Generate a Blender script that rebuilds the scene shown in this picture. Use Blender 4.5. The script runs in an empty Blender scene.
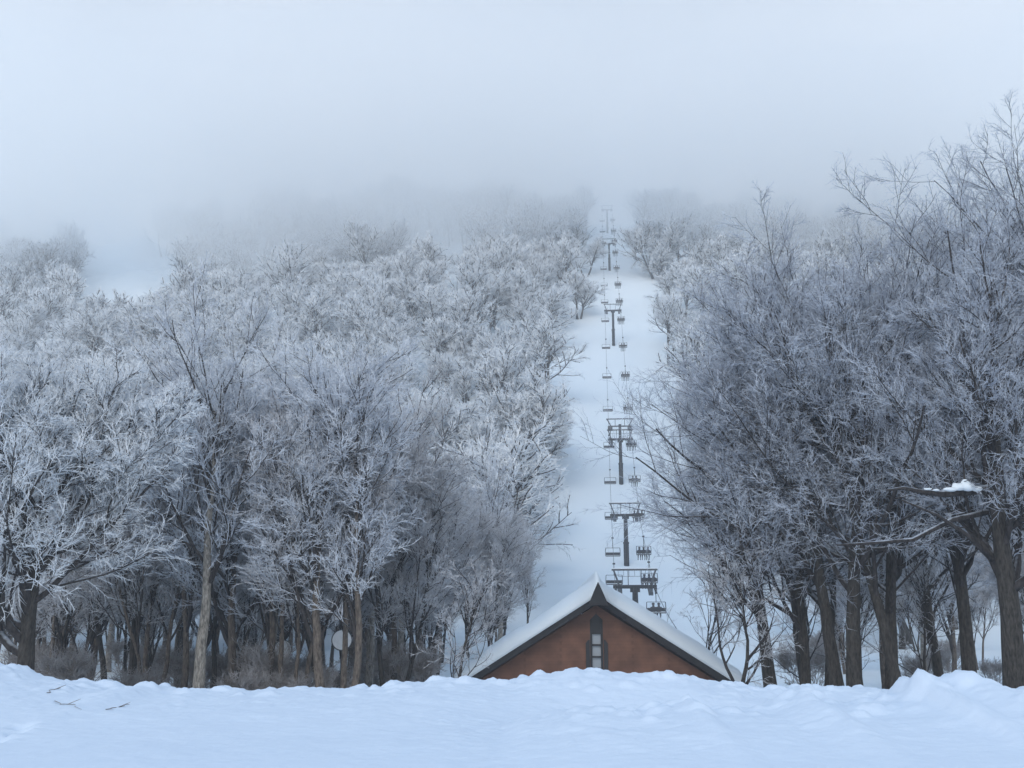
import bpy, math, random
import numpy as np
from mathutils import Vector, Matrix

# ------------------------------------------------------------------ camera
scene = bpy.context.scene
F, CX, CY = 1100.0, 512.0, 384.0
PITCH = math.radians(13.6)
cam_d = bpy.data.cameras.new("camera")
cam_d.sensor_width = 36.0
cam_d.lens = 36.0 * F / 1024.0
cam_d.clip_start = 0.1
cam_d.clip_end = 6000
cam = bpy.data.objects.new("camera", cam_d)
scene.collection.objects.link(cam)
cam.location = (0, 0, 0)
cam.rotation_euler = (math.radians(90) + PITCH, 0, 0)
scene.camera = cam

# ------------------------------------------------------------------ sky, sun, exposure
SUN_EL, SUN_AZ = math.radians(34), math.radians(200)      # azimuth east of north (+Y)
w = bpy.data.worlds.new("World")
scene.world = w
w.use_nodes = True
nt = w.node_tree
nt.nodes.clear()
N = nt.nodes.new
out = N("ShaderNodeOutputWorld")
bg = N("ShaderNodeBackground")
sky = N("ShaderNodeTexSky")
sky.sky_type = 'NISHITA'
sky.sun_disc = False
sky.sun_elevation = SUN_EL
sky.sun_rotation = SUN_AZ
sky.air_density = 1.3
sky.dust_density = 1.0
sky.ozone_density = 2.0
# overcast layer: thin bright cloud low over the hill, bluer higher up
tc = N("ShaderNodeTexCoord")
sep = N("ShaderNodeSeparateXYZ")
nt.links.new(tc.outputs["Generated"], sep.inputs[0])
ns = N("ShaderNodeTexNoise")
ns.inputs["Scale"].default_value = 1.8
ns.inputs["Detail"].default_value = 3
mp = N("ShaderNodeMapping")
mp.inputs["Scale"].default_value = (1, 1, 2.2)
nt.links.new(tc.outputs["Generated"], mp.inputs[0])
nt.links.new(mp.outputs[0], ns.inputs["Vector"])
nm = N("ShaderNodeMath"); nm.operation = 'MULTIPLY_ADD'
nm.inputs[1].default_value = 0.22
nt.links.new(ns.outputs[0], nm.inputs[0])
nt.links.new(sep.outputs["Z"], nm.inputs[2])
rmp = N("ShaderNodeValToRGB")
cr = rmp.color_ramp
cr.elements[0].position = 0.0
SKY_STOPS = [(0.0, (.98, .98, .98)), (0.47, (.92, .93, .95)), (0.66, (.42, .475, .55)), (1.0, (.13, .31, .56))]
cr.elements[0].color = (*SKY_STOPS[0][1], 1)
cr.elements[1].position = 1.0
cr.elements[1].color = (*SKY_STOPS[3][1], 1)
for p, c in SKY_STOPS[1:3]:
    e = cr.elements.new(p); e.color = (*c, 1)
nt.links.new(nm.outputs[0], rmp.inputs[0])
bgc = N("ShaderNodeBackground")
bgc.inputs["Strength"].default_value = 1.12
nt.links.new(rmp.outputs[0], bgc.inputs["Color"])
nt.links.new(sky.outputs[0], bg.inputs["Color"])
bg.inputs["Strength"].default_value = 0.05
mixs = N("ShaderNodeMixShader")
mixs.inputs[0].default_value = 0.85
nt.links.new(bg.outputs[0], mixs.inputs[1])
nt.links.new(bgc.outputs[0], mixs.inputs[2])
nt.links.new(mixs.outputs[0], out.inputs["Surface"])

sd = bpy.data.lights.new("sun", 'SUN')
sd.energy = 0.65
sd.angle = math.radians(25)
sd.color = (1.0, .97, .93)
so = bpy.data.objects.new("sun", sd)
scene.collection.objects.link(so)
dirv = Vector((math.sin(SUN_AZ) * math.cos(SUN_EL), math.cos(SUN_AZ) * math.cos(SUN_EL), math.sin(SUN_EL)))
so.rotation_euler = dirv.to_track_quat('Z', 'Y').to_euler()
so.location = (0, 0, 60)

scene.view_settings.view_transform = 'Standard'
scene.view_settings.look = 'None'
scene.view_settings.exposure = 0.55
scene.view_settings.gamma = 1.0
scene.view_settings.use_curve_mapping = False
scene.cycles.max_bounces = 26
scene.cycles.diffuse_bounces = 5
scene.cycles.glossy_bounces = 2
scene.cycles.transmission_bounces = 2
scene.cycles.volume_bounces = 24
scene.cycles.use_denoising = True

HAZE_DENSITY = 0.00065
CLOUD_DENSITY = 0.0175

# ------------------------------------------------------------------ helpers
def W(px, py, y):
    """world point at horizontal distance y seen at photo pixel (px, py)"""
    u = (px - CX) / F; v = (CY - py) / F
    dy = math.cos(PITCH) - v * math.sin(PITCH)
    dz = math.sin(PITCH) + v * math.cos(PITCH)
    return Vector((u / dy * y, y, dz / dy * y))

def link(o, parent=None):
    scene.collection.objects.link(o)
    if parent is not None:
        o.parent = parent
    return o

def tag(o, label=None, cat=None, group=None, kind=None):
    if label: o["label"] = label
    if cat: o["category"] = cat
    if group: o["group"] = group
    if kind: o["kind"] = kind
    return o

def empty(name, loc=(0, 0, 0), rz=0.0):
    o = bpy.data.objects.new(name, None)
    o.empty_display_size = 0.3
    o.location = loc
    o.rotation_euler = (0, 0, rz)
    return link(o)

def mesh_np(name, verts, quads=None, tris=None, mats=(), quad_mat=None, tri_mat=None, smooth=True):
    me = bpy.data.meshes.new(name)
    verts = np.asarray(verts, dtype=np.float32)
    nq = 0 if quads is None else len(quads)
    ntr = 0 if tris is None else len(tris)
    me.vertices.add(len(verts))
    me.vertices.foreach_set("co", verts.ravel())
    loops = []
    if nq: loops.append(np.asarray(quads, dtype=np.int32).ravel())
    if ntr: loops.append(np.asarray(tris, dtype=np.int32).ravel())
    loops = np.concatenate(loops)
    me.loops.add(len(loops))
    me.loops.foreach_set("vertex_index", loops)
    me.polygons.add(nq + ntr)
    starts = np.concatenate([np.arange(nq) * 4, nq * 4 + np.arange(ntr) * 3]).astype(np.int32)
    me.polygons.foreach_set("loop_start", starts)
    mi = np.zeros(nq + ntr, dtype=np.int32)
    if quad_mat is not None and nq: mi[:nq] = quad_mat
    if tri_mat is not None and ntr: mi[nq:] = tri_mat
    for m in mats: me.materials.append(m)
    me.polygons.foreach_set("material_index", mi)
    me.polygons.foreach_set("use_smooth", np.full(nq + ntr, smooth, dtype=bool))
    me.update(calc_edges=True)
    return me

class MB:
    """collects boxes, tubes and polygons for ONE mesh"""
    def __init__(s): s.v = []; s.f = []
    def box(s, c, size, rot=None):
        R = rot or Matrix.Identity(3)
        n = len(s.v)
        for dx, dy, dz in [(-1,-1,-1),(1,-1,-1),(1,1,-1),(-1,1,-1),(-1,-1,1),(1,-1,1),(1,1,1),(-1,1,1)]:
            p = R @ Vector((dx*size[0]/2, dy*size[1]/2, dz*size[2]/2)) + Vector(c)
            s.v.append(tuple(p))
        for q in [(3,2,1,0),(4,5,6,7),(0,1,5,4),(1,2,6,5),(2,3,7,6),(3,0,4,7)]:
            s.f.append(tuple(n+i for i in q))
        return s
    def tube(s, pts, rad, k=8, cap=True):
        pts = [Vector(p) for p in pts]
        if not hasattr(rad, '__len__'): rad = [rad]*len(pts)
        n = len(s.v)
        t0 = (pts[1]-pts[0]).normalized()
        a = t0.orthogonal().normalized()
        for i, p in enumerate(pts):
            t = (pts[min(i+1, len(pts)-1)] - pts[max(i-1, 0)]).normalized()
            a = (a - t*a.dot(t)).normalized(); b = t.cross(a)
            for j in range(k):
                th = 2*math.pi*j/k
                s.v.append(tuple(p + (a*math.cos(th)+b*math.sin(th))*rad[i]))
        for i in range(len(pts)-1):
            for j in range(k):
                s.f.append((n+i*k+j, n+i*k+(j+1)%k, n+(i+1)*k+(j+1)%k, n+(i+1)*k+j))
        if cap:
            s.f.append(tuple(n+j for j in reversed(range(k))))
            s.f.append(tuple(n+(len(pts)-1)*k+j for j in range(k)))
        return s
    def prism(s, poly, y0, y1):
        """polygon in XZ extruded along y"""
        n = len(s.v); k = len(poly)
        for x, z in poly: s.v.append((x, y0, z))
        for x, z in poly: s.v.append((x, y1, z))
        s.f.append(tuple(n+i for i in range(k)))
        s.f.append(tuple(n+k+i for i in reversed(range(k))))
        for i in range(k):
            j = (i+1) % k
            s.f.append((n+i, n+k+i, n+k+j, n+j))
        return s
    def build(s, name, mat, parent=None, smooth=False, bevel=0):
        me = bpy.data.meshes.new(name)
        me.from_pydata(s.v, [], s.f)
        me.materials.append(mat)
        me.update()
        if smooth:
            for p in me.polygons: p.use_smooth = True
        o = bpy.data.objects.new(name, me)
        link(o, parent)
        if bevel:
            b = o.modifiers.new("bevel", 'BEVEL'); b.width = bevel; b.segments = 2
        return o

# value noise -------------------------------------------------------
def _h(ix, iy, seed):
    n = (ix.astype(np.int64)*374761393 + iy.astype(np.int64)*668265263 + seed*144269504) & 0x7fffffff
    n = ((n ^ (n >> 13)) * 1274126177) & 0x7fffffff
    return ((n ^ (n >> 16)) & 0xffff) / 65535.0
def vnoise(x, y, seed=0):
    x = np.asarray(x, float); y = np.asarray(y, float)
    ix = np.floor(x); iy = np.floor(y); fx = x-ix; fy = y-iy
    fx = fx*fx*(3-2*fx); fy = fy*fy*(3-2*fy)
    a = _h(ix, iy, seed); b = _h(ix+1, iy, seed); c = _h(ix, iy+1, seed); d = _h(ix+1, iy+1, seed)
    return (a*(1-fx)+b*fx)*(1-fy) + (c*(1-fx)+d*fx)*fy - .5
def fbm(x, y, seed=0, octv=4):
    r = 0; a = 1.0
    for o in range(octv):
        r = r + a*vnoise(x*2**o+o*17.3, y*2**o-o*9.1, seed+o); a *= .5
    return r
def sstep(a, b, x):
    t = np.clip((x-a)/(b-a), 0, 1)
    return t*t*(3-2*t)

# ------------------------------------------------------------------ materials
def new_mat(name):
    m = bpy.data.materials.new(name); m.use_nodes = True
    t = m.node_tree; b = t.nodes["Principled BSDF"]
    return m, t, b

def simple(name, col, rough=.7, metal=0.0, noise=0.0, nscale=6.0, bump=0.0):
    m, t, b = new_mat(name)
    b.inputs["Roughness"].default_value = rough
    b.inputs["Metallic"].default_value = metal
    b.inputs["Base Color"].default_value = (*col, 1)
    if noise or bump:
        n = t.nodes.new("ShaderNodeTexNoise"); n.inputs["Scale"].default_value = nscale
        n.inputs["Detail"].default_value = 5
        c = t.nodes.new("ShaderNodeTexCoord"); t.links.new(c.outputs["Object"], n.inputs["Vector"])
        if noise:
            r = t.nodes.new("ShaderNodeValToRGB")
            r.color_ramp.elements[0].position = .3; r.color_ramp.elements[1].position = .7
            r.color_ramp.elements[0].color = (*[x*(1-noise) for x in col], 1)
            r.color_ramp.elements[1].color = (*[min(1, x*(1+noise)) for x in col], 1)
            t.links.new(n.outputs[0], r.inputs[0]); t.links.new(r.outputs[0], b.inputs["Base Color"])
        if bump:
            bu = t.nodes.new("ShaderNodeBump"); bu.inputs["Strength"].default_value = bump
            bu.inputs["Distance"].default_value = .05
            t.links.new(n.outputs[0], bu.inputs["Height"]); t.links.new(bu.outputs[0], b.inputs["Normal"])
    return m

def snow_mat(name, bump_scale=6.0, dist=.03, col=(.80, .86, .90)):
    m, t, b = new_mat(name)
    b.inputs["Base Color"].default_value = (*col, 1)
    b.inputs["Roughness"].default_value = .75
    b.inputs["Specular IOR Level"].default_value = .25
    c = t.nodes.new("ShaderNodeTexCoord")
    h = None
    for sc, am in ((bump_scale*.12, 2.5), (bump_scale, 1.0), (bump_scale*7, .25)):
        n = t.nodes.new("ShaderNodeTexNoise"); n.inputs["Scale"].default_value = sc
        n.inputs["Detail"].default_value = 6
        t.links.new(c.outputs["Object"], n.inputs["Vector"])
        mu = t.nodes.new("ShaderNodeMath"); mu.operation = 'MULTIPLY_ADD'; mu.inputs[1].default_value = am
        t.links.new(n.outputs[0], mu.inputs[0])
        if h is not None: t.links.new(h, mu.inputs[2])
        else: mu.inputs[2].default_value = 0
        h = mu.outputs[0]
    bu = t.nodes.new("ShaderNodeBump"); bu.inputs["Strength"].default_value = .5
    bu.inputs["Distance"].default_value = dist
    t.links.new(h, bu.inputs["Height"]); t.links.new(bu.outputs[0], b.inputs["Normal"])
    return m

def bark_mat(name, bark, frost=(.62, .68, .76), lo=.25, hi=.65, nscale=3.0):
    """bark with rime and snow lodged on the upward faces"""
    m, t, b = new_mat(name)
    b.inputs["Roughness"].default_value = .85
    b.inputs["Specular IOR Level"].default_value = .2
    g = t.nodes.new("ShaderNodeNewGeometry"); s = t.nodes.new("ShaderNodeSeparateXYZ")
    t.links.new(g.outputs["Normal"], s.inputs[0])
    n = t.nodes.new("ShaderNodeTexNoise"); n.inputs["Scale"].default_value = nscale; n.inputs["Detail"].default_value = 6
    c = t.nodes.new("ShaderNodeTexCoord"); t.links.new(c.outputs["Object"], n.inputs["Vector"])
    a = t.nodes.new("ShaderNodeMath"); a.operation = 'MULTIPLY_ADD'; a.inputs[1].default_value = 1.1
    t.links.new(n.outputs[0], a.inputs[0]); t.links.new(s.outputs["Z"], a.inputs[2])
    mr = t.nodes.new("ShaderNodeMapRange"); mr.inputs["From Min"].default_value = lo+.55; mr.inputs["From Max"].default_value = hi+.55
    t.links.new(a.outputs[0], mr.inputs["Value"])
    n2 = t.nodes.new("ShaderNodeTexNoise"); n2.inputs["Scale"].default_value = nscale*4.5; n2.inputs["Detail"].default_value = 8; n2.inputs["Roughness"].default_value = .65
    mp_ = t.nodes.new("ShaderNodeMapping"); mp_.inputs["Scale"].default_value = (1, 1, .25)
    t.links.new(c.outputs["Object"], mp_.inputs[0]); t.links.new(mp_.outputs[0], n2.inputs["Vector"])
    r = t.nodes.new("ShaderNodeValToRGB")
    r.color_ramp.elements[0].position = .35; r.color_ramp.elements[1].position = .68
    r.color_ramp.elements[0].color = (*[x*.45 for x in bark], 1); r.color_ramp.elements[1].color = (*[x*2.6 for x in bark], 1)
    t.links.new(n2.outputs[0], r.inputs[0])
    mx = t.nodes.new("ShaderNodeMix"); mx.data_type = 'RGBA'
    t.links.new(mr.outputs[0], mx.inputs[0]); t.links.new(r.outputs[0], mx.inputs[6]); mx.inputs[7].default_value = (*frost, 1)
    t.links.new(mx.outputs[2], b.inputs["Base Color"])
    bu = t.nodes.new("ShaderNodeBump"); bu.inputs["Strength"].default_value = .7; bu.inputs["Distance"].default_value = .12
    t.links.new(n2.outputs[0], bu.inputs["Height"]); t.links.new(bu.outputs[0], b.inputs["Normal"])
    return m

def frost_mat(name, c0, c1, nscale=.9):
    m, t, b = new_mat(name)
    b.inputs["Roughness"].default_value = .8
    b.inputs["Specular IOR Level"].default_value = .2
    n = t.nodes.new("ShaderNodeTexNoise"); n.inputs["Scale"].default_value = nscale; n.inputs["Detail"].default_value = 5
    c = t.nodes.new("ShaderNodeTexCoord"); t.links.new(c.outputs["Object"], n.inputs["Vector"])
    r = t.nodes.new("ShaderNodeValToRGB")
    r.color_ramp.elements[0].position = .38; r.color_ramp.elements[1].position = .62
    r.color_ramp.elements[0].color = (*c0, 1); r.color_ramp.elements[1].color = (*c1, 1)
    t.links.new(n.outputs[0], r.inputs[0]); t.links.new(r.outputs[0], b.inputs["Base Color"])
    return m

M = {}
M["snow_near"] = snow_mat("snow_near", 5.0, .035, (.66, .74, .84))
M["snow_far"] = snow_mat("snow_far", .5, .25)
M["snow_roof"] = snow_mat("snow_roof", 2.0, .06)
M["bark_dark"] = bark_mat("bark_dark", (.032, .029, .026), lo=.42, hi=.75)
M["bark_brown"] = bark_mat("bark_brown", (.085, .070, .058), lo=.45, hi=.9)
M["bark_pale"] = bark_mat("bark_pale", (.17, .155, .135), lo=.4, hi=.85)
M["bark_limb"] = bark_mat("bark_limb", (.028, .025, .025), lo=.5, hi=1.0, nscale=2)
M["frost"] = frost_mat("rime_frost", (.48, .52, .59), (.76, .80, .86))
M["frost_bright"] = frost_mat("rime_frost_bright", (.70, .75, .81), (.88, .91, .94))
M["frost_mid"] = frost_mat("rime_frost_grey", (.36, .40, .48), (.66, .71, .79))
M["frost_thin"] = frost_mat("thin_rime", (.42, .42, .44), (.66, .68, .72))
M["brush"] = frost_mat("brush_twigs", (.20, .18, .165), (.42, .41, .42), 1.5)
M["steel"] = simple("galvanised_steel", (.07, .08, .095), .55, .3, .25, 3)
M["steel_dark"] = simple("dark_steel", (.022, .026, .032), .6, .3, .2, 3)
M["rope"] = simple("steel_rope", (.10, .11, .12), .6, .5)
M["seat"] = simple("seat_vinyl", (.025, .028, .035), .7, 0, .2, 4)
M["plaster"] = simple("brown_board_wall", (.185, .088, .055), .85, 0, .25, 1.3, .3)
M["fascia"] = simple("dark_fascia", (.018, .018, .021), .7, 0, .3, 3)
M["frame"] = simple("dark_window_frame", (.015, .015, .018), .5, 0)
M["disc"] = simple("pale_disc", (.62, .65, .68), .5, 0, .1, 4)

def boards(m):
    t = m.node_tree; b = t.nodes["Principled BSDF"]
    src = b.inputs["Base Color"].links[0].from_socket
    c = t.nodes.new("ShaderNodeTexCoord"); mp = t.nodes.new("ShaderNodeMapping")
    mp.inputs["Scale"].default_value = (.55, .55, 5.0)
    t.links.new(c.outputs["Object"], mp.inputs[0])
    br = t.nodes.new("ShaderNodeTexBrick")
    br.inputs["Scale"].default_value = 1.0; br.inputs["Mortar Size"].default_value = .035
    br.inputs["Brick Width"].default_value = 2.2; br.inputs["Row Height"].default_value = .9
    br.inputs["Color1"].default_value = (1, 1, 1, 1); br.inputs["Color2"].default_value = (.78, .78, .78, 1); br.inputs["Mortar"].default_value = (.45, .43, .42, 1)
    rt = t.nodes.new("ShaderNodeMapping"); rt.inputs["Rotation"].default_value = (math.radians(90), 0, 0)
    t.links.new(mp.outputs[0], rt.inputs[0]); t.links.new(rt.outputs[0], br.inputs["Vector"])
    mx = t.nodes.new("ShaderNodeMix"); mx.data_type = 'RGBA'; mx.blend_type = 'MULTIPLY'; mx.inputs[0].default_value = .38
    t.links.new(src, mx.inputs[6]); t.links.new(br.outputs["Color"], mx.inputs[7]); t.links.new(mx.outputs[2], b.inputs["Base Color"])
boards(M["plaster"])

# ------------------------------------------------------------------ terrain
TOW = [  # px, head y, base y, distance
    (635, 588, None, 136), (622, 516, 567, 190), (617, 440, 485, 231),
    (611, 311, 346, 323), (609, 244, 271, 414), (607, 210, 233, 487)]
heads = [W(a, b, d) for a, b, c, d in TOW]
prof = [(-80, -2.2), (0, -2.2), (30, -2.4), (50, -2.7), (75, -3.0), (105, -1.5), (136, 1.0)]
for a, b, c, d in TOW[1:]:
    prof.append((d, W(a, c, d).z))
zz = prof[-1][1]
prof += [(540, zz+26), (600, zz+42), (700, zz+48), (1000, zz+40), (1300, zz+30)]
PX = np.array([p[0] for p in prof], float); PZ = np.array([p[1] for p in prof], float)
_gx = np.linspace(-80, 1300, 2761)
_gz = np.interp(_gx, PX, PZ)
_k = np.hanning(41); _k /= _k.sum()
_gz = np.convolve(np.pad(_gz, 20, mode='edge'), _k, 'valid')
def lift_x(y): return heads[0].x + (heads[-1].x-heads[0].x)*(np.asarray(y, float)-136)/(487-136)
def ground(x, y):
    x = np.asarray(x, float); y = np.asarray(y, float)
    off = np.abs(x-lift_x(y))
    far = sstep(60, 160, y)
    yy = y - far*(sstep(30, 330, -x)*46 + sstep(60, 300, x)*10)
    z = np.interp(yy, _gx, _gz)
    und = sstep(12, 40, off)*far
    z = z + und*(fbm(x/55., y/55., 3, 3)*8.0 + fbm(x/14., y/14., 8, 2)*1.2) + far*fbm(x/6., y/9., 18, 3)*.45
    z = z + sstep(28, 45, y)*(1-far*.5)*fbm(x/9., y/9., 5, 3)*.5
    return z
def gz(x, y): return float(ground(x, y))

def graded(lo, hi, fine_lo, fine_hi, fine, coarse):
    a = list(np.arange(fine_lo, fine_hi+1e-6, fine))
    s = fine; p = fine_hi
    while p < hi:
        s = min(coarse, s*1.12); p += s; a.append(min(p, hi))
    s = fine; p = fine_lo
    while p > lo:
        s = min(coarse, s*1.12); p -= s; a.insert(0, max(p, lo))
    return np.unique(np.array(a))
def grid_obj(name, xs, ys, zf, mat):
    X, Y = np.meshgrid(xs, ys)
    Z = zf(X, Y)
    v = np.stack([X, Y, Z], -1).reshape(-1, 3)
    nx, ny = len(xs), len(ys)
    i = (np.arange(ny-1)[:, None]*nx + np.arange(nx-1)[None]).ravel()
    q = np.stack([i, i+1, i+1+nx, i+nx], 1)
    return link(bpy.data.objects.new(name, mesh_np(name, v, quads=q, mats=[mat])))

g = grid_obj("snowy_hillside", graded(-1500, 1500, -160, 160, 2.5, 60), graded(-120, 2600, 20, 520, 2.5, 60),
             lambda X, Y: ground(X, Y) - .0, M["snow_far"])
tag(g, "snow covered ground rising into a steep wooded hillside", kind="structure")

# foreground: ploughed snow, a near berm and a rear berm -------------
crest_px = [-300, 0, 20, 40, 60, 90, 130, 160, 200, 250, 330, 400, 470, 520, 560, 600, 640, 675, 700, 730, 780, 850, 890, 905, 918, 935, 960, 985, 1000, 1024, 1300]
crest_py = [650, 664, 668, 678, 682, 686, 689, 688, 692, 691, 688, 686, 684, 680, 673, 671, 672, 675, 681, 686, 688, 689, 690, 690, 688, 686, 684, 688, 692, 691, 686]
near_px = [-300, 500, 560, 640, 668, 684, 700, 760, 782, 798, 815, 850, 880, 900, 908, 918, 930, 945, 960, 975, 990, 1005, 1024, 1300]
near_py = [740, 730, 712, 709, 707, 700, 709, 708, 699, 693, 702, 702, 699, 693, 677, 680, 685, 681, 676, 683, 690, 689, 691, 688]
YN, YR = 21.0, 29.0
def crest(pxs, pys, y, X):
    wx = np.array([W(a, b, y).x for a, b in zip(pxs, pys)]); wz = np.array([W(a, b, y).z for a, b in zip(pxs, pys)])
    return np.interp(X, wx, wz)
def bank(X, Y):
    base = -1.78 + .10*fbm(X/5., Y/5., 1, 3)
    lum = fbm(X*1.4, Y*1.1, 21, 4); fine = fbm(X*4.5, Y*4.0, 31, 3)
    yn = YN + .9*fbm(X/3., Y*0, 12, 2); yr = YR + 1.0*fbm(X/4., Y*0, 14, 2)
    zn = crest(near_px, near_py, YN, X) + .08*fbm(X*1.3, Y*0, 40, 4)
    zr = crest(crest_px, crest_py, YR, X) + .10*fbm(X*1.2, Y*0, 44, 4)
    on = np.where(Y < yn, np.exp(-((Y-yn)/5.0)**2), np.exp(-((Y-yn)/1.6)**2))
    orr = np.where(Y < yr, np.exp(-((Y-yr)/(3.2 + 3.5*sstep(2, -2, X)))**2), np.exp(-((Y-yr)/1.5)**2))
    left = sstep(0.5, -3.0, X)
    base2 = base + .22*sstep(8, 22, Y)*(1-left) + left*.35*sstep(10, 26, Y)
    z = base2 + np.maximum((zn-base2), 0)*on
    z = np.maximum(z, base2 + (zr-base2)*orr)
    rough = (on*(1-left)*.8 + orr)
    z = z + rough*(lum*.08 + np.abs(fine)*.08 + .04*np.abs(fbm(X*9, Y*9, 61, 2))) + .012*fine
    z = z - sstep(.5, 3, X)*.22*np.exp(-((Y-(yn+2.6))/1.5)**2)
    rc = np.random.default_rng(8); z0 = z.copy()
    for k in range(420):
        on_near = rc.random() < .40
        cx = rc.uniform(1.0, 16) if on_near else rc.uniform(-15, 15)
        if on_near and abs(cx) < 1: continue
        cy = (YN if on_near else YR) + rc.normal(-.35, .8)
        rad = rc.uniform(.09, .20) if rc.random() < .9 else rc.uniform(.2, .32); hh = rad*rc.uniform(.15, .6)
        ix = np.searchsorted(X[0], [cx-rad*3, cx+rad*3]); iy = np.searchsorted(Y[:, 0], [cy-rad*3, cy+rad*3])
        sl = (slice(iy[0], iy[1]), slice(ix[0], ix[1]))
        if X.size < 50: break
        dd = ((X[sl]-cx)/rad)**2 + ((Y[sl]-cy)/rad/1.2)**2
        z[sl] = np.maximum(z[sl], z0[sl] + hh*np.exp(-dd**2))
    # trodden prints down the left edge
    for i in range(9):
        fx, fy = -8.6 - .06*i + .16*(i % 2), 16.3 + i*.62
        z = z - .20*np.exp(-(((X-fx)/.15)**2 + ((Y-fy)/.24)**2)) + .05*np.exp(-(((X-fx-.3)/.12)**2 + ((Y-fy)/.2)**2))
    z = z - .05*np.exp(-((X+8.8)/.35)**2)*sstep(22, 18, Y)
    drop = sstep(31.5, 34.5, Y)
    return z*(1-drop) + drop*(-3.4)
xs = np.concatenate([np.arange(-40, -16, .4), np.arange(-16, 18, .075), np.arange(18, 40, .4)])
ys = np.concatenate([np.arange(-12, 13, .5), np.arange(13, 34.6, .075)])
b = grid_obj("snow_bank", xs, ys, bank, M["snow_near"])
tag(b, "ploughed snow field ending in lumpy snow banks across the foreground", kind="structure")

# ------------------------------------------------------------------ haze and low cloud
def volume_mat(name, dens, col=(.985, .99, 1.0), aniso=.2):
    m = bpy.data.materials.new(name); m.use_nodes = True
    t = m.node_tree; t.nodes.clear()
    o = t.nodes.new("ShaderNodeOutputMaterial"); v = t.nodes.new("ShaderNodeVolumePrincipled")
    v.inputs["Density"].default_value = dens
    v.inputs["Color"].default_value = (*col, 1)
    v.inputs["Anisotropy"].default_value = aniso
    t.links.new(v.outputs[0], o.inputs["Volume"])
    return m
hz = MB().box((0, 1240, 162), (3100, 2780, 345)).build("haze", volume_mat("haze_air", HAZE_DENSITY))
tag(hz, kind="stuff", label="thin winter haze filling the valley air")

def cloud_bank():
    nx, ny = 70, 60
    xs = np.linspace(-900, 900, nx); ys = np.linspace(300, 1100, ny)
    X, Y = np.meshgrid(xs, ys)
    low = 134 + 38*np.exp(-((X-42)/40)**2) + 42*np.exp(-((X+168)/42)**2) + fbm(X/90., Y/90., 77, 3)*18 - sstep(-40, -260, X)*26
    edge = sstep(300, 380, Y)*sstep(900, 760, np.abs(X))*sstep(1100, 1000, Y)
    mid = 205.0
    lo = mid + (low-mid)*edge
    hi = mid + edge*(30 + fbm(X/120., Y/120., 88, 3)*30)
    v = np.concatenate([np.stack([X, Y, lo], -1).reshape(-1, 3), np.stack([X, Y, hi+.5], -1).reshape(-1, 3)])
    i = (np.arange(ny-1)[:, None]*nx + np.arange(nx-1)[None]).ravel(); n = nx*ny
    q = [np.stack([i, i+nx, i+1+nx, i+1], 1), np.stack([i, i+1, i+1+nx, i+nx], 1)+n]
    def side(idx):
        a = idx[:-1]; bb = idx[1:]
        return np.stack([a, bb, bb+n, a+n], 1)
    bot = np.arange(nx); top = (ny-1)*nx+np.arange(nx); lef = np.arange(ny)*nx; rig = lef+nx-1
    q += [side(bot), side(top)[:, ::-1], side(lef)[:, ::-1], side(rig)]
    o = link(bpy.data.objects.new("low_cloud", mesh_np("low_cloud", v, quads=np.concatenate(q), mats=[volume_mat("low_cloud", CLOUD_DENSITY, (1.0, .998, .993), .35)])))
    tag(o, "low cloud swallowing the top of the hill", kind="stuff")
cloud_bank()

# ------------------------------------------------------------------ tree generator
class Lines:
    def __init__(s, P, R): s.P = P; s.R = R      # (N,S+1,3), (N,S+1)

def unit(v): return v/np.maximum(np.linalg.norm(v, axis=-1, keepdims=True), 1e-9)
def grow(rng, start, d, L, r0, r1, S, wig, up):
    n = len(start)
    P = np.zeros((n, S+1, 3)); P[:, 0] = start
    step = (L/S)[:, None]
    d = unit(d)
    for i in range(S):
        P[:, i+1] = P[:, i] + d*step
        d = d + rng.normal(0, wig, (n, 3))
        d[:, 2] += up
        d = unit(d)
    t = np.linspace(0, 1, S+1)[None]
    R = r0[:, None]*(1-t) + r1[:, None]*t
    return Lines(P, R)
def spawn(rng, par, n, t0, t1, Lf, ang, S, wig, up, rk=.55, rmin=.004, tip=.3, flat=0.0, pull=None):
    NP, S1, _ = par.P.shape
    k = np.repeat(np.arange(NP), n)
    j = np.tile(np.arange(n), NP)
    t = t0 + (t1-t0)*(j+rng.uniform(0, 1, len(k)))/n
    f = t*(S1-1); i0 = np.minimum(f.astype(int), S1-2); fr = (f-i0)[:, None]
    a = par.P[k, i0]; b = par.P[k, i0+1]
    pos = a*(1-fr)+b*fr; tan = unit(b-a)
    rad = par.R[k, i0]*(1-fr[:, 0]) + par.R[k, i0+1]*fr[:, 0]
    rnd = rng.normal(0, 1, (len(k), 3)); rnd[:, 2] *= (1-flat)
    perp = unit(rnd - tan*np.sum(rnd*tan, -1, keepdims=True))
    an = ang*rng.uniform(.65, 1.3, len(k))
    d = tan*np.cos(an)[:, None] + perp*np.sin(an)[:, None]
    if pull is not None: d = d + pull
    plen = np.linalg.norm(par.P[k, -1]-par.P[k, 0], axis=-1)
    L = Lf(plen, t, rng.uniform(.7, 1.25, len(k)))
    r0 = np.maximum(rad*rk*rng.uniform(.7, 1.1, len(k)), rmin)
    return grow(rng, pos, d, L, r0, np.maximum(r0*tip, rmin*.6), S, wig, up)
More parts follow.
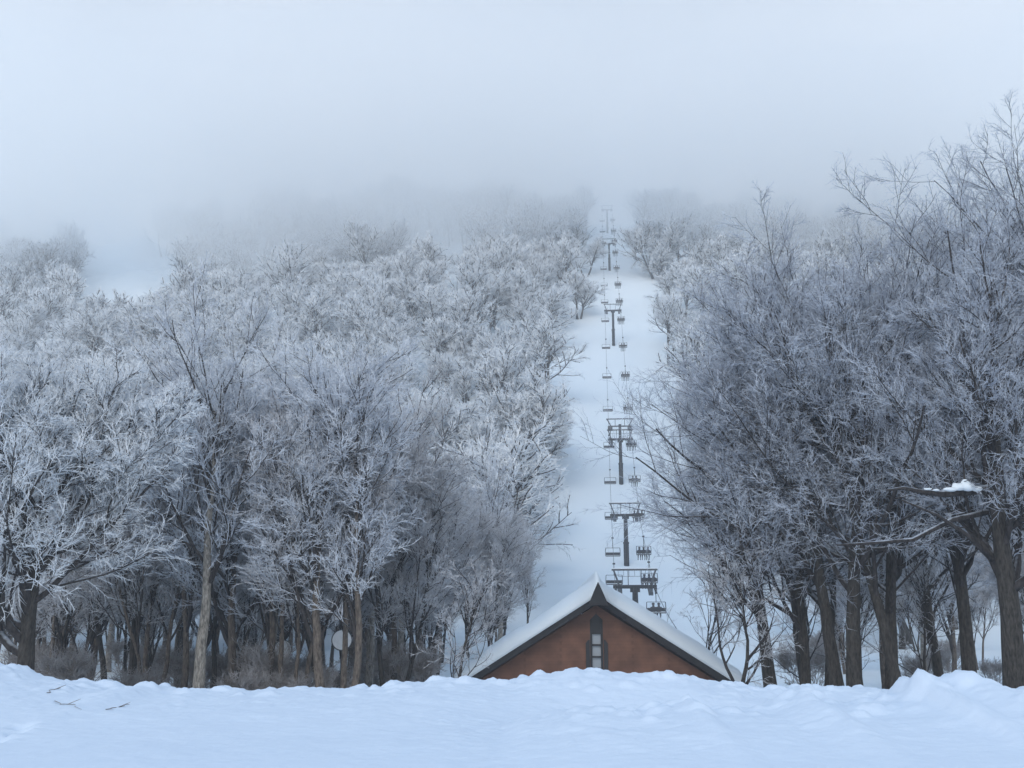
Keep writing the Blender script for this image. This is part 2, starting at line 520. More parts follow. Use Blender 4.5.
def tubes(lines, k):
    """vertices and quads of k-sided tubes round every polyline"""
    P, R = lines.P, lines.R
    n, s1, _ = P.shape
    T = np.empty_like(P)
    T[:, 1:-1] = P[:, 2:]-P[:, :-2]; T[:, 0] = P[:, 1]-P[:, 0]; T[:, -1] = P[:, -1]-P[:, -2]
    T = unit(T)
    ref = np.where(np.abs(T[:, :, 2:3]) > .9, np.array([1., 0, 0]), np.array([0, 0, 1.]))
    A = unit(np.cross(T, ref)); B = np.cross(T, A)
    th = np.arange(k)*2*math.pi/k + .4
    V = P[:, :, None] + (A[:, :, None]*np.cos(th)[None, None, :, None] + B[:, :, None]*np.sin(th)[None, None, :, None])*R[:, :, None, None]
    V = V.reshape(-1, 3)
    base = (np.arange(n)*s1*k)[:, None, None] + (np.arange(s1-1)*k)[None, :, None]
    j = np.arange(k)[None, None]; j2 = (j+1) % k
    q = np.stack([base+j, base+j2, base+k+j2, base+k+j], -1).reshape(-1, 4)
    return V, q
def spikes(lines, k=3):
    """single cones: three base vertices and a tip"""
    P, R = lines.P, lines.R
    n = len(P)
    a = P[:, 0]; b_ = P[:, -1]
    T = unit(b_-a)
    ref = np.where(np.abs(T[:, 2:3]) > .9, np.array([1., 0, 0]), np.array([0, 0, 1.]))
    A = unit(np.cross(T, ref)); B = np.cross(T, A)
    th = np.arange(3)*2*math.pi/3
    V = a[:, None] + (A[:, None]*np.cos(th)[None, :, None]+B[:, None]*np.sin(th)[None, :, None])*R[:, 0][:, None, None]
    V = np.concatenate([V, b_[:, None]], 1).reshape(-1, 3)
    i = (np.arange(n)*4)[:, None]
    t = np.concatenate([i+np.array([[0, 1, 3]]), i+np.array([[1, 2, 3]]), i+np.array([[2, 0, 3]])], 0)
    return V, t

def tree_mesh(seed, H, r, stems, forks=1, clear=.25, lean=(0, 0), spread=.75, limbs=11, limb_len=.45, limb_ang=.75,
              n2=8, n3=7, n4=6, n5=4, tw=.014, tl=1.0, up=.09, bark="bark_dark", frost="frost", limb="bark_limb", thin_cut=3, wig0=.05, pull=None, div=.35, dark3=False):
    """returns (trunk mesh, crown mesh); leading stems fork low like a beech, twigs carry the rime"""
    rng = np.random.default_rng(seed)
    st = []
    for lx, ly, hh, rr in stems:
        st.append((lx, ly, hh, rr))
    n = len(st)
    start = np.array([[a*.9*r*2, b_*.9*r*2, -.6] for a, b_, _, _ in st]) if n > 1 else np.array([[0., 0, -.6]])
    d = np.array([[a*div+lean[0], b_*div+lean[1], 1.0] for a, b_, _, _ in st])
    L = np.array([H*hh*.74+.6 for _, _, hh, _ in st]); r0 = np.array([r*rr for *_, rr in st])
    trunk = grow(rng, start, d, L, r0, r0*.22, 16, wig0, .10)
    # root flare
    t = np.linspace(0, 1, 17); trunk.R *= (1 + .45*np.exp(-t*22))[None]
    TV, TQ = tubes(trunk, 10)
    # forks: co-dominant leaders
    lead = trunk
    lv = [(trunk, None)]
    parts = []
    if forks:
        fk = spawn(rng, trunk, forks, clear, clear+.28, lambda p, tt, u: p*(1-tt)*1.0*u, .42, 12, .07, .09, rk=.72, tip=.12)
        parts.append((fk, 7))
    lf = lambda p, tt, u: H*limb_len*u*(1.12-.55*tt)
    l1 = spawn(rng, trunk, limbs, clear, .97, lf, limb_ang, 9, .10, up, rk=.55, rmin=.02, pull=pull)
    parts.append((l1, 6))
    ls = [l1]
    lt = spawn(rng, trunk, 11, .70, 1.0, lambda p, tt, u: H*.27*u, .55, 8, .10, up*.6, rk=.7, rmin=.02)
    parts.append((lt, 6)); ls.append(lt)
    if forks:
        l1b = spawn(rng, fk, max(4, limbs//2), .15, .97, lambda p, tt, u: H*limb_len*.72*u*(1.1-.6*tt), limb_ang*.9, 8, .10, up, rk=.6, rmin=.02, pull=pull)
        parts.append((l1b, 5)); ls.append(l1b)
    twl = []
    for li in ls:
        l2 = spawn(rng, li, n2, .12, 1.0, lambda p, tt, u: np.maximum(p*.46*u*(1.15-.5*tt), .7*tl), .68, 6, .085, up*.55, rk=.6, rmin=tw*1.3)
        parts.append((l2, 4))
        l3 = spawn(rng, l2, n3, .1, 1.0, lambda p, tt, u: np.maximum(p*.5*u*(1.1-.4*tt), .45*tl), .66, 4, .09, up*.4, rk=.6, rmin=tw)
        if dark3: parts.append((l3, 3))
        else: twl.append((l3, 3, 'tube'))
        if n4:
            l4 = spawn(rng, l3, n4, .1, 1.0, lambda p, tt, u: np.maximum(p*.5*u, .3*tl), .68, 2, .1, up*.4, rk=.8, rmin=tw*.9)
            if n5: twl.append((l4, 3, 'tube'))
            else: twl.append((l4, 3, 'spike'))
            if n5:
                l5 = spawn(rng, l4, n5, .1, 1.0, lambda p, tt, u: np.maximum(p*.55*u, .16*tl), .7, 1, .1, 0, rk=.9, rmin=tw*.8)
                twl.append((l5, 3, 'spike'))
    V = []; Q = []; QM = []; T = []; off = 0
    for ln, k in parts:
        v, q = tubes(ln, k); V.append(v); Q.append(q+off); QM.append(np.zeros(len(q), int)); off += len(v)
    for ln, k, kind in twl:
        if kind == 'tube':
            v, q = tubes(ln, k); V.append(v); Q.append(q+off); QM.append(np.ones(len(q), int)); off += len(v)
        else:
            v, q = spikes(ln); V.append(v); T.append(q+off); off += len(v)
    return dict(tv=TV, tq=TQ, v=np.concatenate(V), q=np.concatenate(Q), qm=np.concatenate(QM), t=np.concatenate(T) if T else np.zeros((0, 3), int),
                mats=(bark, limb, frost))

def proto(name, g):
    tr = mesh_np("trunk_"+name, g["tv"], quads=g["tq"], mats=[M[g["mats"][0]]])
    cr_ = mesh_np("crown_"+name, g["v"], quads=g["q"], tris=g["t"] if len(g["t"]) else None, mats=[M[g["mats"][1]], M[g["mats"][2]]], quad_mat=g["qm"], tri_mat=1)
    return tr, cr_

def place_tree(name, pr, x, y, rz, s, label, cat="tree", group=None, sz=None, z=None):
    e = empty(name, (x, y, gz(x, y)-.15 if z is None else z), rz)
    e.scale = (s, s, sz or s)
    tag(e, label, cat, group)
    link(bpy.data.objects.new("trunk", pr[0]), e)
    link(bpy.data.objects.new("crown", pr[1]), e)
    return e

one = [(0, 0, 1, 1)]
two = [(-1, 0, 1, 1), (1, .3, .9, .85)]
three = [(-1, 0, .95, .8), (1, .2, 1, .9), (.1, 1, .85, .7)]

# --- the tall beeches on the right -----------------------------------------
def at_base(px, y):
    return W(px, 600, y).x
right = [ # px, dist, seed, H, r, stems, lean, label
    (784, 52, 11, 17.0, .36, two, (.0, 0), "tall frosted beech with two close stems, nearest the brown gabled building"),
    (836, 50, 12, 21.0, .34, one, (-.12, 0), "frosted beech leaning left, second broad trunk right of the building"),
    (868, 49, 13, 22.5, .38, two, (-.02, 0), "frosted beech with paired dark trunks in the middle of the right hand grove"),
    (893, 48, 14, 21.5, .27, one, (-.10, 0), "slim dark beech tilting left beside the paired trunks"),
    (932, 57, 15, 23.0, .27, one, (.02, 0), "slender curved frosted beech behind the biggest trunks"),
    (962, 49, 16, 20.0, .35, one, (.02, 0), "straight dark beech left of the thickest trunk at the right edge"),
    (1004, 43, 17, 19.0, .50, one, (.04, 0), "thickest mossy beech trunk at the right edge with snow lodged on a bough"),
    (1100, 47, 18, 25.5, .40, one, (-.02, 0), "frosted beech whose crown leans in from beyond the right edge"),
    (812, 58, 19, 21.0, .25, two, (.0, 0), "two stemmed beech standing just behind the leaning second trunk"),
    (1050, 52, 20, 24.5, .34, one, (.05, 0), "tallest beech, rising behind the thickest trunk at the right edge"),
]
for px, d, sd_, H, r, stems, lean, lab in right:
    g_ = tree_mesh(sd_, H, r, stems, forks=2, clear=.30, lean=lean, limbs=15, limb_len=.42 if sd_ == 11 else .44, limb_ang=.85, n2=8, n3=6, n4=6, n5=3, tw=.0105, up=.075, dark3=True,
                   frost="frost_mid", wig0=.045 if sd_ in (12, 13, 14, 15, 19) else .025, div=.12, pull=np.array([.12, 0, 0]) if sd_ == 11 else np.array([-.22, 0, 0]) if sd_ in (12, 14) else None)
    e = place_tree("beech_tree", proto("beech", g_), at_base(px, d), d, 0, 1, lab, group="tall frosted beeches on the right")
    if sd_ == 17:
        big = e

# --- the broad tree at the left edge ----------------------------------------
g_ = tree_mesh(41, 16.0, .42, one, forks=3, clear=.24, lean=(.03, 0), limbs=16, limb_len=.56, limb_ang=.95, wig0=.03, dark3=True, n2=9, n3=8, n4=6, n5=4, tw=.016, up=.075, frost="frost_bright")
place_tree("beech_tree", proto("beech_broad", g_), at_base(32, 46), 46, 0, 1, "broad heavily rimed tree standing at the left edge", group=None)
g_ = tree_mesh(42, 15.0, .25, one, forks=2, clear=.3, lean=(-.05, 0), limbs=13, limb_len=.42, limb_ang=.75, n2=8, n3=8, n4=6, n5=4, tw=.014, up=.085, frost="frost_bright")
place_tree("beech_tree", proto("beech_side", g_), at_base(140, 60), 60, 0, 1, "bright frosted tree just right of the broad tree at the left edge")

# --- slender wood on the left -------------------------------------------------
slim = []
for i, (sd_, H, r, st, bk, fr, sp) in enumerate([
        (51, 17, .20, one, "bark_brown", "frost_thin", .30), (52, 19, .26, two, "bark_brown", "frost", .30),
        (53, 16, .17, three, "bark_brown", "frost_thin", .30), (54, 20, .30, one, "bark_pale", "frost", .32),
        (55, 18, .22, one, "bark_dark", "frost", .34), (56, 15, .16, two, "bark_dark", "frost_thin", .34)]):
    g_ = tree_mesh(sd_, H, r, st, forks=2, clear=(.34, .24, .30, .36, .30, .26)[sd_-51], limbs=11, limb_len=sp, limb_ang=.48, n2=7, n3=6, n4=5, n5=2, tw=.015, up=.10, div=.17, bark=bk, frost=fr, wig0=.06)
    slim.append((proto("slim", g_), bk, fr, len(st), H))
rnd = random.Random(5)
BK = {"bark_brown": "brown", "bark_pale": "pale", "bark_dark": "dark"}
STEM = {1: "single", 2: "double", 3: "triple"}
def side_word(px):
    for lim, wd in ((110, "behind the broad tree"), (200, "left of the pale thick trunk"), (290, "left of the round discs"),
                    (390, "behind the round discs"), (470, "left of the building's eave"), (600, "behind the building's left eave"),
                    (700, "beyond the building"), (800, "behind the grove's leftmost trunks"), (900, "behind the paired trunks")):
        if px < lim: return wd
    return "behind the thickest trunk"
pts = []
def far_enough(x, y, dmin):
    return all((x-a)**2+(y-b)**2 > dmin*dmin for a, b in pts)
def px_of(x, y, z=0):
    return CX + F*x/(y*math.cos(PITCH)+z*math.sin(PITCH))
mid = []
# hand placed trunks that read clearly in the photo
hand = [(205, 50, 3, 1.0, 0), (190, 56, 0, 1.0, 0), (112, 66, 4, .95, 0), (255, 55, 1, 1.0, 0), (298, 54, 2, 1.05, 0), (340, 50, 1, .98, 1), (325, 57, 4, 1.05, 0), (395, 60, 0, 1.05, 0),
        (396, 58, 5, 1.0, 0), (346, 52, 0, .9, 0), (432, 84, 2, 1.0, 0), (478, 86, 5, 1.0, 0), (160, 58, 2, 1.05, 0), (85, 68, 1, .95, 0), (60, 68, 3, 1, 0), (372, 66, 3, 1.0, 0), (228, 63, 5, 1.1, 0), (275, 68, 3, 1.0, 0)]
for px, d, v, s, _ in hand:
    x = at_base(px, d); pts.append((x, d)); mid.append((x, d, v, s))
tries = 0
while len(mid) < 104 and tries < 6000:
    tries += 1
    d = 58 + 75*rnd.random()**.8
    px = rnd.uniform(-30, 560) if rnd.random() < .92 else rnd.uniform(760, 1080)
    x = at_base(px, d)
    if 425 < px and d < 84 and px < 720: continue
    if abs(x-float(lift_x(d))) < 11: continue
    if px < 700 and px > 470 and d < 100: continue
    if not far_enough(x, d, 2.9 if d < 90 else 4.2): continue
    pts.append((x, d)); mid.append((x, d, rnd.randrange(6), rnd.uniform(.82, 1.12)))
for x, d, v, s in mid:
    pr, bk, fr, nst, H = slim[v]
    px = px_of(x, d)
    size = "tall" if H*s > 17.5 else "medium" if H*s > 15 else "small"
    depth = "front row" if d < 62 else "second row" if d < 80 else "deeper" if d < 105 else "deepest"
    lab = f"{size} {BK[bk]} {STEM[nst]} stemmed frosted tree, {depth}, {side_word(px)}"
    place_tree("bare_tree", pr, x, d, rnd.uniform(-.6, .6) + (math.pi if rnd.random() < .5 else 0), s*.95, lab, group="slender frosted trees in the wood")

# leaning trunk by the disc
# saplings by the building
def sapling(seed, px, d, H, r, lean, lab, fr="frost_thin", bk="bark_dark", limbs=10, ll=.42, name="sapling", tw=.011):
    g_ = tree_mesh(seed, H, r, one, forks=1, clear=.18, lean=lean, limbs=limbs, limb_len=ll, limb_ang=.8, n2=4, n3=4, n4=3, n5=2, tw=tw, up=.05, bark=bk, frost=fr, wig0=.09, tl=.7)
    place_tree(name, proto("sapling", g_), at_base(px, d), d, 0, 1, lab)
sapling(61, 741, 50, 7.5, .13, (-.12, 0), "thin dark sapling arching over the building's right eave")
sapling(63, 458, 50, 7.0, .10, (-.12, 0), "slim twin tipped sapling at the building's left eave")
sapling(66, 845, 62, 9.0, .12, (.1, 0), "thin sapling between the leaning beech and paired trunks")
sapling(67, 700, 66, 9.0, .13, (.1, 0), "thin curving sapling beyond the right slope of the roof")
sapling(68, 800, 60, 9.0, .12, (-.1, 0), "thin sapling behind the two close stems")
sapling(69, 915, 55, 8.0, .10, (.05, 0), "thin crooked sapling left of the slender curved beech")

# shrubs under the left wood ----------------------------------------------------
shr = []
for sd_ in (71, 72, 73):
    st = [(math.cos(a)*1.6, math.sin(a)*1.6, .9, 1) for a in np.linspace(0, 5.4, 7)]
    g_ = tree_mesh(sd_, 3.0, .028, st, forks=0, clear=.1, limbs=5, limb_len=.35, limb_ang=.6, n2=3, n3=4, n4=2, n5=0, tw=.012, up=.06, bark="brush", limb="brush", frost="brush", tl=.6, wig0=.1)
    shr.append(proto("shrub", g_))
ns_ = 0
spts = []
tries = 0
while ns_ < 38 and tries < 5000:
    tries += 1
    d = 50 + 55*rnd.random()
    px = rnd.uniform(-20, 440) if ns_ < 30 else rnd.uniform(780, 1060)
    x = at_base(px, d)
    if any((x-a)**2+(d-b)**2 < 2.2**2 for a, b in spts): continue
    if px > 700 and d < 78: continue
    spts.append((x, d)); ns_ += 1
    s = rnd.uniform(.7, 1.35)
    dep = "near" if d < 52 else "middle" if d < 70 else "far"
    sz_ = "big" if s > 1.1 else "medium" if s > .88 else "small"
    place_tree("bare_shrub", shr[rnd.randrange(3)], x, d, rnd.uniform(0, 6), s, f"{sz_} leafless brown shrub at {dep} range {side_word(px)}", cat="shrub", group="leafless shrubs under the trees")

# --- hillside trees ------------------------------------------------------------
hill = []
for i, sd_ in enumerate((81, 82, 83, 84, 85, 86)):
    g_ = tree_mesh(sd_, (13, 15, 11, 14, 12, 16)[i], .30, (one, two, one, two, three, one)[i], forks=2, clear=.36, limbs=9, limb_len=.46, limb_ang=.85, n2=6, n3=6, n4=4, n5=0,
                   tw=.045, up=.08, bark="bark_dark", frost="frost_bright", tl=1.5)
    hill.append(g_)
hillp = [proto("hill", g_) for g_ in hill]
farg = []
for i, sd_ in enumerate((91, 92, 93, 94)):
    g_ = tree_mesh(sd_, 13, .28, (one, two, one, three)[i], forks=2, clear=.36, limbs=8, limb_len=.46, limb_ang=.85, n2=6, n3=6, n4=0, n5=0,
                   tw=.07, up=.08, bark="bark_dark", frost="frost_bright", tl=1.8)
    farg.append(g_)
cand = []
sp = 12.6
for iy in range(int((555-128)/sp)):
    for ix in range(-80, 81):
        y = 128 + iy*sp + rnd.uniform(-.45, .45)*sp
        x = (ix + (iy % 2)*.5)*sp + rnd.uniform(-.45, .45)*sp
        z = gz(x, y)
        px = px_of(x, y, z)
        if px < -45 or px > 1070: continue
        lx = float(lift_x(y))
        if -(12.5-3.5*sstep(260, 400, y)) < x-lx < 13 + 2.5*float(sstep(340, 400, y)) + (5 if y < 230 else 0): continue
        rc = -160 - .42*(y-430)      # the second run, far left
        if y > 350 and abs(x-rc) < 20: continue
        if fbm(x/30., y/30., 55, 2) < -.36 and y > 150: continue      # small glades
        if px < 560 and y < 135 : continue
        if rnd.random() < sstep(455, 540, y)*.9: continue
        cand.append((x, y, z, px))
# those that show largest: nearest first, but keep only what near trees leave visible
def vis(c):
    x, y, z, px = c
    hid = 0
    if px > 700: hid = 260        # behind the right grove
    if px < 230: hid += 60
    return y + hid
cand.sort(key=vis)
solo = cand[:215]; rest = cand[215:]
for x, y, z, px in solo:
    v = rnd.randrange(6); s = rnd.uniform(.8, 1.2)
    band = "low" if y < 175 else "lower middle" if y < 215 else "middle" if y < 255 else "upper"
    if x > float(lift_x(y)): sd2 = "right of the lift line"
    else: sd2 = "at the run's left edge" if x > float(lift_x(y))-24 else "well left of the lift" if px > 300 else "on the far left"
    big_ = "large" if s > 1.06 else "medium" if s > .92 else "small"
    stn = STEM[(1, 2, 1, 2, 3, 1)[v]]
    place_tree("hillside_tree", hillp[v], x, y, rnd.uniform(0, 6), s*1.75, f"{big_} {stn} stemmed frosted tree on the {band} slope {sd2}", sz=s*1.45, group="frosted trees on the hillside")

def far_wood(lst):
    V = []; Q = []; QM = []; off = 0
    for x, y, z, px in lst:
        g_ = farg[rnd.randrange(4)]; s = rnd.uniform(1.25, 1.95); a = rnd.uniform(0, 6.28)
        R = np.array([[math.cos(a), -math.sin(a), 0], [math.sin(a), math.cos(a), 0], [0, 0, 1]])*s
        for vk, qk, qm in (("tv", "tq", None), ("v", "q", "qm")):
            v = g_[vk]@R.T + np.array([x, y, z-.3])
            V.append(v); Q.append(g_[qk]+off)
            QM.append(np.full(len(g_[qk]), 0) if qm is None else g_["qm"]+1)
            off += len(v)
    print("far wood", len(lst), "quads", sum(len(q) for q in Q))
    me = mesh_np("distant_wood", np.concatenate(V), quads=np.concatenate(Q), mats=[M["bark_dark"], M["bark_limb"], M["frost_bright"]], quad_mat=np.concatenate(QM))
    o = link(bpy.data.objects.new("distant_wood", me))
    tag(o, "distant frosted wood covering the upper hillside under the cloud", "wood", kind="stuff")
far_wood(rest)
print("solo", len(solo), "mid", len(mid), "shrubs", ns_)

# ------------------------------------------------------------------ ski lift towers
LDIR = Vector((heads[-1].x-heads[0].x, 487-136, 0)).normalized()
LRZ = math.atan2(-LDIR.x, LDIR.y)
G = 4.8
def slope_at(i):
    a = heads[max(i-1, 0)]; c = heads[min(i+1, 5)]
    return math.atan2(c.z-a.z, c.y-a.y)
TL = ["lift tower rising just behind the snowy roof", "second lift tower above the roof, wide work platforms on top", "third lift tower up the run with tall double crossarm",
      "fourth lift tower, halfway up the white run", "fifth lift tower, near the misty top of the run", "topmost lift tower fading into the cloud"]
def tower(i, p):
    lx = float(lift_x(p.y)); base = gz(lx, p.y)
    h = p.z - base
    t = empty("lift_tower", (lx, p.y, base), LRZ)
    tag(t, TL[i], "lift tower", "towers of the chairlift")
    top = h
    MB().tube([(0, 0, -1), (0, 0, h*.45)], .46, 14).tube([(0, 0, h*.45), (0, 0, top+.1)], [.38, .33], 14).tube([(0, 0, h*.44), (0, 0, h*.47)], .52, 14).build("column", M["steel_dark"], t, smooth=False)
    MB().box((0, 0, top+.15), (G+.5, .42, .42)).box((0, 0, top-.25), (1.2, .3, .5)).build("crossarm", M["steel_dark"], t, bevel=.03)
    f = MB()
    for s in (-1, 1):
        f.tube([(s*(G/2-.5), 0, top+.3), (s*(G/2+.15), 0, top+2.15)], .11, 6)
        f.tube([(s*(G/2-1.6), 0, top+.3), (s*(G/2-1.6), 0, top+2.1)], .05, 6)
    f.box((0, 0, top+2.2), (G+.8, .2, .2))
    if i < 3:
        for k in range(7): f.tube([(-G/2+.4+k*(G-.8)/6, 0, top+2.2), (-G/2+.4+k*(G-.8)/6, 0, top+1.4)], .025, 4)
        f.tube([(-G/2+.4, 0, top+1.4), (G/2-.4, 0, top+1.4)], .03, 4)
    if i == 2:
        f.tube([(0, 0, top), (0, 0, top+3.4)], .3, 10)
        f.box((0, 0, top+3.0), (G+.2, .25, .25)); f.box((0, 0, top+4.6), (G+1.0, .2, .2))
        for s in (-1, 1):
            f.tube([(s*(G/2-.5), 0, top+3.0), (s*(G/2+.3), 0, top+4.55)], .12, 6)
            f.tube([(s*(G/2-.3), 0, top+.3), (s*(G/2-.3), 0, top+3.0)], .08, 6)
            f.tube([(s*1.0, 0, top+3.0), (s*1.0, 0, top+4.55)], .06, 6)
            f.box((s*(G/2-.3), 0, top+2.5), (1.0, 1.6, .7))
    f.build("lifting_frame", M["steel"], t)
    a = slope_at(i)
    ca, sa = math.cos(a), math.sin(a)
    for s in (-1, 1):
        sh = MB()
        R = Matrix.Rotation(a, 3, 'X')
        sh.box((s*G/2, 0, top-.25), (.12, 3.6, .22), R)
        o = sh.build("sheave_beam", M["steel_dark"], t)
        wm = MB()
        for k in range(6):
            u = -1.6+k*.64
            c = Vector((s*G/2+.12, u*ca, top-.12+u*sa))
            wm.tube([c+Vector((-.06, 0, 0)), c+Vector((.06, 0, 0))], .23, 12)
        wm.build("sheave_wheels", M["steel_dark"], o)
        pf = MB()
        pf.box((s*(G/2-.55), 0, top-.45), (.55, 3.8, .05), R)
        for k in (-1.8, 0, 1.8):
            c = Vector((s*(G/2-.3), k*ca, top-.45+k*sa)); pf.tube([c, c+Vector((0, 0, 1.05))], .025, 5)
            c = Vector((s*(G/2-.8), k*ca, top-.45+k*sa)); pf.tube([c, c+Vector((0, 0, 1.05))], .025, 5)
        for xx in (.3, .8):
            pf.tube([(s*(G/2-xx), -1.8*ca, top+.6-1.8*sa), (s*(G/2-xx), 1.8*ca, top+.6+1.8*sa)], .025, 5)
        pf.build("work_platform", M["steel"], t)
    ld = MB()
    for s in (-.2, .2): ld.tube([(s, -.62, .5), (s, -.52, top)], .03, 5)
    k = .8
    while k < top:
        ld.tube([(-.2, -.6, k), (.2, -.6, k)], .02, 4); k += .4
    ld.build("ladder", M["steel"], t)
    sn = MB().box((0, 0, top+2.35), (G+.6, .18, .12)).build("snow_cap", M["snow_roof"], t, bevel=.04)
for i, p in enumerate(heads): tower(i, p)

# rope ------------------------------------------------------------------
rope_pts = [Vector((float(lift_x(70)), 70, heads[0].z-(136-70)*.12))] + [Vector((float(lift_x(h.y)), h.y, h.z+.12)) for h in heads]
rope_pts.append(Vector((float(lift_x(620)), 620, heads[-1].z+.12+(620-487)*.5)))
def rope_z(y):
    for a, b_ in zip(rope_pts[:-1], rope_pts[1:]):
        if a.y <= y <= b_.y:
            t = (y-a.y)/(b_.y-a.y); L = b_.y-a.y
            return a.z*(1-t)+b_.z*t - L*.012*4*t*(1-t)
    return rope_pts[-1].z
side_v = Vector((LDIR.y, -LDIR.x, 0))
def rope_pt(y, s):
    c = Vector((float(lift_x(y)), y, rope_z(y)))
    return c + side_v*s*G/2
for s, nm in ((-1, "left haul rope of the chairlift carrying empty chairs"), (1, "right haul rope of the chairlift carrying riders uphill")):
    mb = MB(); mb.tube([rope_pt(y, s) for y in np.arange(70, 621, 5.0)], .035, 5)
    tag(mb.build("haul_rope", M["rope"]), nm, "cable")

# chairs ----------------------------------------------------------------
def chair_proto():
    r = empty("lift_chair")
    MB().tube([(0, 0, 0), (0, .12, -.5), (0, .15, -1.5)], .045, 7).box((0, 0, -.02), (.35, .45, .2)).build("hanger", M["steel_dark"], r)
    f = MB(); f.tube([(-1.1, .15, -1.55), (1.1, .15, -1.55)], .035, 6); f.tube([(0, .15, -1.45), (0, .15, -1.6)], .05, 6)
    for s in (-1, 1):
        f.tube([(s*1.1, .15, -1.55), (s*1.14, .18, -2.2), (s*1.12, .15, -2.75), (s*1.1, -.42, -2.85)], .05, 6)
        f.tube([(s*1.12, .1, -2.45), (s*1.1, -.4, -2.45)], .03, 6)
    f.build("chair_frame", M["steel"], r)
    MB().box((0, -.15, -2.82), (2.15, .5, .1)).build("seat", M["seat"], r, bevel=.03)
    MB().box((0, .17, -2.45), (2.15, .07, .42), Matrix.Rotation(-.15, 3, 'X')).build("backrest", M["seat"], r, bevel=.02)
    sn = MB().box((0, -.13, -2.74), (2.0, .42, .06)).build("seat_snow", M["snow_roof"], r, bevel=.02)
    return r
def copy_tree(o, parent=None):
    c = o.copy(); scene.collection.objects.link(c)
    if parent is not None: c.parent = parent
    for ch in o.children: copy_tree(ch, c)
    return c
def ordinal(n): return ["lowest", "second", "third", "fourth", "fifth", "sixth", "seventh", "eighth", "ninth", "tenth", "eleventh", "twelfth", "thirteenth", "fourteenth", "fifteenth", "sixteenth", "seventeenth"][n]
cys = [133, 152.5, 172, 196, 214, 233.5, 255, 277, 299, 321, 343, 365, 387, 409, 431, 453, 475]
cp = chair_proto()
# a seated rider: skeleton -> skin -> one mesh
def rider_mesh():
    v = [(0, 0, .12), (0, .03, .32), (0, .04, .52), (0, .02, .60), (0, -.02, .70), (0, -.02, .80),
         (-.19, .02, .50), (-.26, -.10, .28), (-.16, -.32, .24), (.19, .02, .50), (.26, -.10, .28), (.16, -.32, .24),
         (-.10, -.02, .10), (-.13, -.45, .12), (-.14, -.50, -.30), (-.14, -.64, -.36), (.10, -.02, .10), (.13, -.45, .12), (.14, -.50, -.30), (.14, -.64, -.36)]
    e = [(0, 1), (1, 2), (2, 3), (3, 4), (4, 5), (2, 6), (6, 7), (7, 8), (2, 9), (9, 10), (10, 11), (0, 12), (12, 13), (13, 14), (14, 15), (0, 16), (16, 17), (17, 18), (18, 19)]
    r = [.16, .17, .16, .07, .12, .10, .09, .07, .055, .09, .07, .055, .11, .09, .07, .06, .11, .09, .07, .06]
    me = bpy.data.meshes.new("rider_sk"); me.from_pydata(v, e, []); me.update()
    o = bpy.data.objects.new("rider_sk", me); link(o)
    o.modifiers.new("skin", 'SKIN')
    for i, s in enumerate(me.skin_vertices[0].data):
        s.radius = (r[i], r[i]*.85); s.use_root = (i == 0)
    o.modifiers.new("sub", 'SUBSURF').levels = 1
    dg = bpy.context.evaluated_depsgraph_get()
    m2 = bpy.data.meshes.new_from_object(o.evaluated_get(dg))
    m2.name = "rider_body"
    bpy.data.objects.remove(o)
    for p in m2.polygons: p.use_smooth = True
    return m2
rb = rider_mesh()
coats = [("black", (.02, .02, .025)), ("navy", (.025, .035, .07)), ("dark grey", (.06, .06, .065)), ("charcoal", (.035, .035, .038))]
rbm = []
for nme, c in coats:
    mm = rb.copy(); mm.materials.clear(); mm.materials.append(simple("coat_"+nme.replace(" ", "_"), c, .8)); rbm.append(mm)
helm_mat = simple("helmet", (.03, .03, .035), .35)
hb = MB()
for k in range(5):
    pass
hl_v = []
hm = bpy.data.meshes.new("helmet")
import bmesh
bm = bmesh.new(); bmesh.ops.create_icosphere(bm, subdivisions=2, radius=.145)
for vv in bm.verts:
    vv.co.z = max(vv.co.z, -.04); vv.co.y *= 1.1
bm.to_mesh(hm); bm.free(); hm.materials.append(helm_mat)
skm = bpy.data.meshes.new('ski'); _b = MB().box((0, 0, 0), (.10, 1.6, .03), Matrix.Rotation(.25, 3, 'X')); skm.from_pydata(_b.v, [], _b.f); skm.materials.append(helm_mat)
for s in (-1, 1):
    for i, y in enumerate(cys):
        y2 = y + (1.0 if s > 0 else 0)
        p = rope_pt(y2, s)
        if i == 0 and s == -1: c = cp
        else: c = copy_tree(cp)
        c.location = p; c.rotation_euler = (0, 0, LRZ + (math.pi if s > 0 else 0))
        if s < 0:
            tag(c, f"empty snow dusted lift chair, {ordinal(i)} on the left rope counting from the roof", "lift chair", "empty chairs on the left rope")
        else:
            tag(c, f"occupied lift chair, {ordinal(i)} on the right rope counting from the roof", "lift chair", "occupied chairs on the right rope")
            nr = 3 if i % 4 else 2
            for k in range(nr):
                ox = (k-(nr-1)/2)*.66
                R = Matrix.Rotation(LRZ, 3, 'Z')
                pe = empty("person", p + R @ Vector((ox, .12, -2.78)), LRZ+math.pi); pe.scale = (1.4, 1.3, 1.22)
                ci = rnd.randrange(4)
                pos = (["left", "middle", "right"] if nr == 3 else ["left", "right"])[k]
                tag(pe, f"{coats[ci][0]} clad rider seated {pos} on the {ordinal(i)} occupied chair from the roof", "person", "riders on the chairlift")
                link(bpy.data.objects.new("body", rbm[ci]), pe)
                h_ = link(bpy.data.objects.new("helmet", hm), pe); h_.location = (0, -.02, .82)
                for q in (-1, 1):
                    link(bpy.data.objects.new("ski", skm), pe).location = (q*.14, -.60, -.42)
